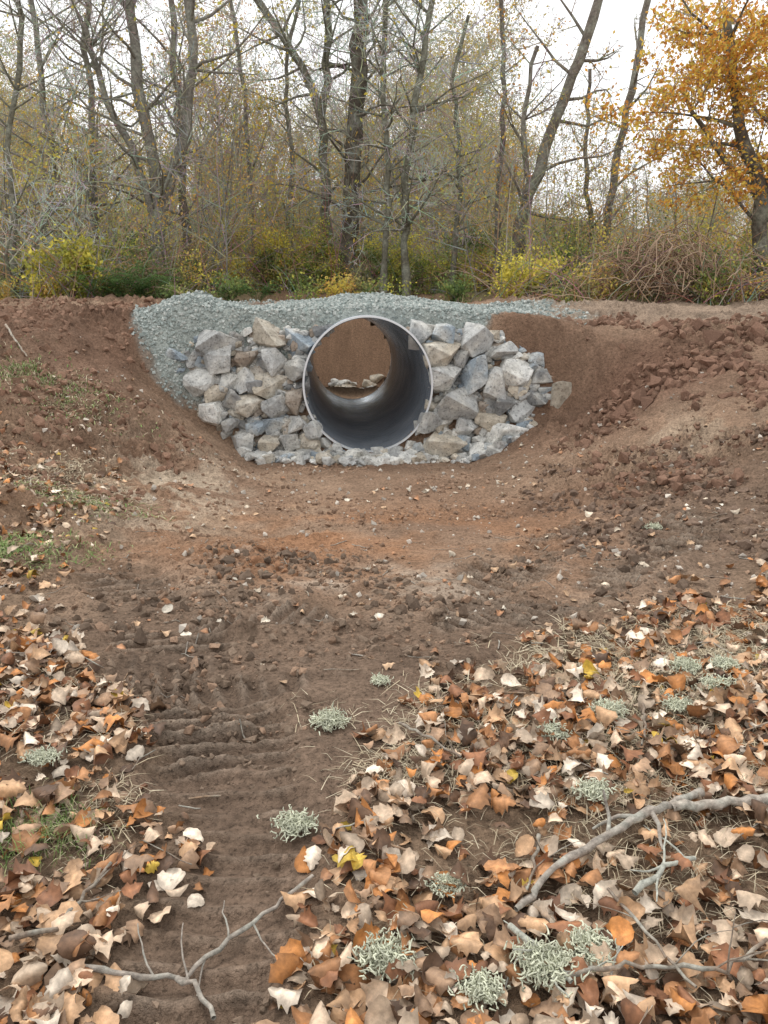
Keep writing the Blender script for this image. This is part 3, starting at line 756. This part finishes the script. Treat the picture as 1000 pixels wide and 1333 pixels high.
for i in range(260):
    x = random.uniform(-2.6, 3.6); y = random.uniform(1.0, 5.6)
    a = random.uniform(0, 6.28); L = random.uniform(.04, .2); d = Vector((math.cos(a), math.sin(a), 0)); q = Vector((x, y, 0)); pts = []
    lz = .035*float(litter_f(np.array(x), np.array(y)))
    for j in range(5):
        d = (d+rv(.14)).normalized(); q = q+d*L/4; pts.append(Vector((q.x, q.y, float(H(q.x, q.y))+.006+lz)))
    tb.poly(pts, [random.uniform(.0015, .0035)]*5, random.choice([GW, BW, (.3, .2, .13)]))
tb.build('small_twigs', 5, M_stick)

def lichen(px, py, R):
    c_ = gp(px, py); tb = Tubes(); lz = .03*float(litter_f(np.array(c_.x), np.array(c_.y)))
    for i in range(460):
        d = rv(1).normalized(); d.z = abs(d.z)*.8+.05; q = c_+Vector((random.gauss(0, R*.42), random.gauss(0, R*.35), 0)); q.z = c_.z+.012+lz+abs(random.gauss(0, R*.2)); pts = [q]
        for j in range(4): d = (d+rv(.6)).normalized(); pts.append(pts[-1]+d*R*.1)
        k = random.uniform(.7, 1.3); tb.poly(pts, [.0026, .0024, .002, .0018, .001], (.55*k, .56*k, .43*k))
    tb.build('lichen_tuft', 4, M_grass)
for a in [(385, 1088, .06), (430, 945, .065), (770, 1062, .05), (500, 1285, .065), (705, 1300, .07), (625, 1325, .05), (930, 920, .06), (890, 890, .06), (850, 690, .06), (790, 950, .06), (760, 1265, .06), (495, 895, .035), (940, 895, .05), (720, 980, .05), (880, 940, .05), (60, 1010, .05), (580, 1180, .04)]:
    lichen(*a)

def grass(name, spec):
    VV, FF, CF = [], [], []; off = 0
    for (x0, y0, rx, ry, n, hmin, hmax, lay, pal) in spec:
        x = x0+rng.normal(0, 1, n)*rx; y = y0+rng.normal(0, 1, n)*ry
        k = fbm(x*5, y*5, 1, 2) > rng.uniform(.25, .6, n); x, y = x[k], y[k]
        k = tracks(x, y)[1] < .3; x, y = x[k], y[k]; m = len(x)
        z = H(x, y)+.014*litter_f(x, y)
        h = rng.uniform(hmin, hmax, m); a = rng.uniform(0, 6.283, m); le = rng.uniform(lay*.5, lay*1.3, m)
        w = rng.uniform(.0007, .0016, m)*(1+np.maximum(0, y-2)*.45)
        d = np.stack([np.cos(a), np.sin(a), np.zeros(m)], 1); sd = np.stack([-np.sin(a), np.cos(a), np.zeros(m)], 1)
        b = np.stack([x, y, z], 1); mid = b+d*(h*le*.45)[:, None]; mid[:, 2] += h*.55*np.maximum(.08, 1-le*.7)
        tip = b+d*(h*le)[:, None]; tip[:, 2] += h*np.maximum(.05, .9-le)
        s = sd*w[:, None]
        V = np.stack([b-s, b+s, mid+s*.8, mid-s*.8, tip+s*.15, tip-s*.15], 1).reshape(-1, 3)
        f = np.array([[0, 1, 2, 3], [3, 2, 4, 5]])
        FF.append((f[None]+(np.arange(m)*6)[:, None, None]).reshape(-1, 4)+off); off += m*6; VV.append(V)
        c = np.array(pal)[rng.integers(0, len(pal), m)]*rng.uniform(.7, 1.2, (m, 1)); CF.append(np.repeat(c, 6, 0))
    mk(name, np.concatenate(VV), np.concatenate(FF), np.concatenate(CF), M_grass)
ST = [(.48, .40, .27), (.38, .31, .21), (.58, .50, .36)]; GRN = [(.13, .22, .06), (.2, .29, .09), (.36, .37, .18)]
spec = []
for px, py, rx, ry, n, a, b, lay, pal in [(40, 1108, .10, .07, 900, .03, .09, .5, GRN), (140, 1080, .12, .12, 450, .04, .09, 1.1, ST), (90, 930, .2, .15, 600, .04, .1, 1.1, ST),
    (40, 945, .2, .15, 500, .04, .1, 1.1, ST), (25, 720, .22, .18, 2600, .04, .1, .8, GRN), (100, 660, .3, .15, 1500, .04, .1, 1, ST+GRN), (40, 485, .3, .2, 1500, .05, .1, .6, GRN+GRN+ST), (110, 535, .35, .25, 1600, .05, .1, .8, ST+GRN),
    (930, 860, .35, .25, 4200, .05, .12, 1.1, ST), (830, 910, .3, .2, 2800, .05, .12, 1.1, ST), (700, 1010, .3, .2, 1200, .04, .1, 1.1, ST), (880, 1000, .3, .25, 2000, .04, .1, 1.1, ST), (520, 1010, .1, .08, 400, .04, .08, 1.0, ST),
    (800, 1180, .3, .2, 500, .04, .1, 1.1, ST), (950, 1230, .2, .2, 300, .04, .1, 1.1, ST), (480, 1240, .1, .1, 300, .03, .07, 1, ST), (60, 620, .4, .3, 1500, .05, .1, 1, ST), (560, 950, .3, .15, 700, .04, .09, 1.1, ST)]:
    p = gp(px, py); spec.append((p.x, p.y, rx, ry, n, a, b, lay, pal))
grass('dry_grass', spec)

# ------------------------------------------------------------------ light
w = bpy.data.worlds.new("World"); scene.world = w; w.use_nodes = True
N = w.node_tree.nodes; L = w.node_tree.links; bg = N['Background']
sky = N.new('ShaderNodeTexSky'); sky.sky_type = 'NISHITA'; sky.sun_disc = False
EL, RO = math.radians(54), math.radians(-42)
sky.sun_elevation = EL; sky.sun_rotation = RO; sky.dust_density = 5; sky.air_density = 1
hs = N.new('ShaderNodeHueSaturation'); hs.inputs['Saturation'].default_value = .12
L.new(sky.outputs[0], hs.inputs['Color'])
mx = N.new('ShaderNodeMix'); mx.data_type = 'RGBA'; mx.inputs[0].default_value = .85
L.new(hs.outputs[0], mx.inputs[6]); mx.inputs[7].default_value = (10.1, 10.2, 10.3, 1)
L.new(mx.outputs[2], bg.inputs[0]); bg.inputs[1].default_value = .15
sl = bpy.data.lights.new('sun', 'SUN'); sl.energy = 1.5; sl.angle = math.radians(11); sl.color = (1, .97, .92)
so = bpy.data.objects.new('sun', sl); scene.collection.objects.link(so)
dv = Vector((math.sin(RO)*math.cos(EL), math.cos(RO)*math.cos(EL), math.sin(EL)))
so.rotation_euler = dv.to_track_quat('Z', 'Y').to_euler()
scene.view_settings.view_transform = 'Standard'; scene.view_settings.look = 'None'; scene.view_settings.exposure = 0
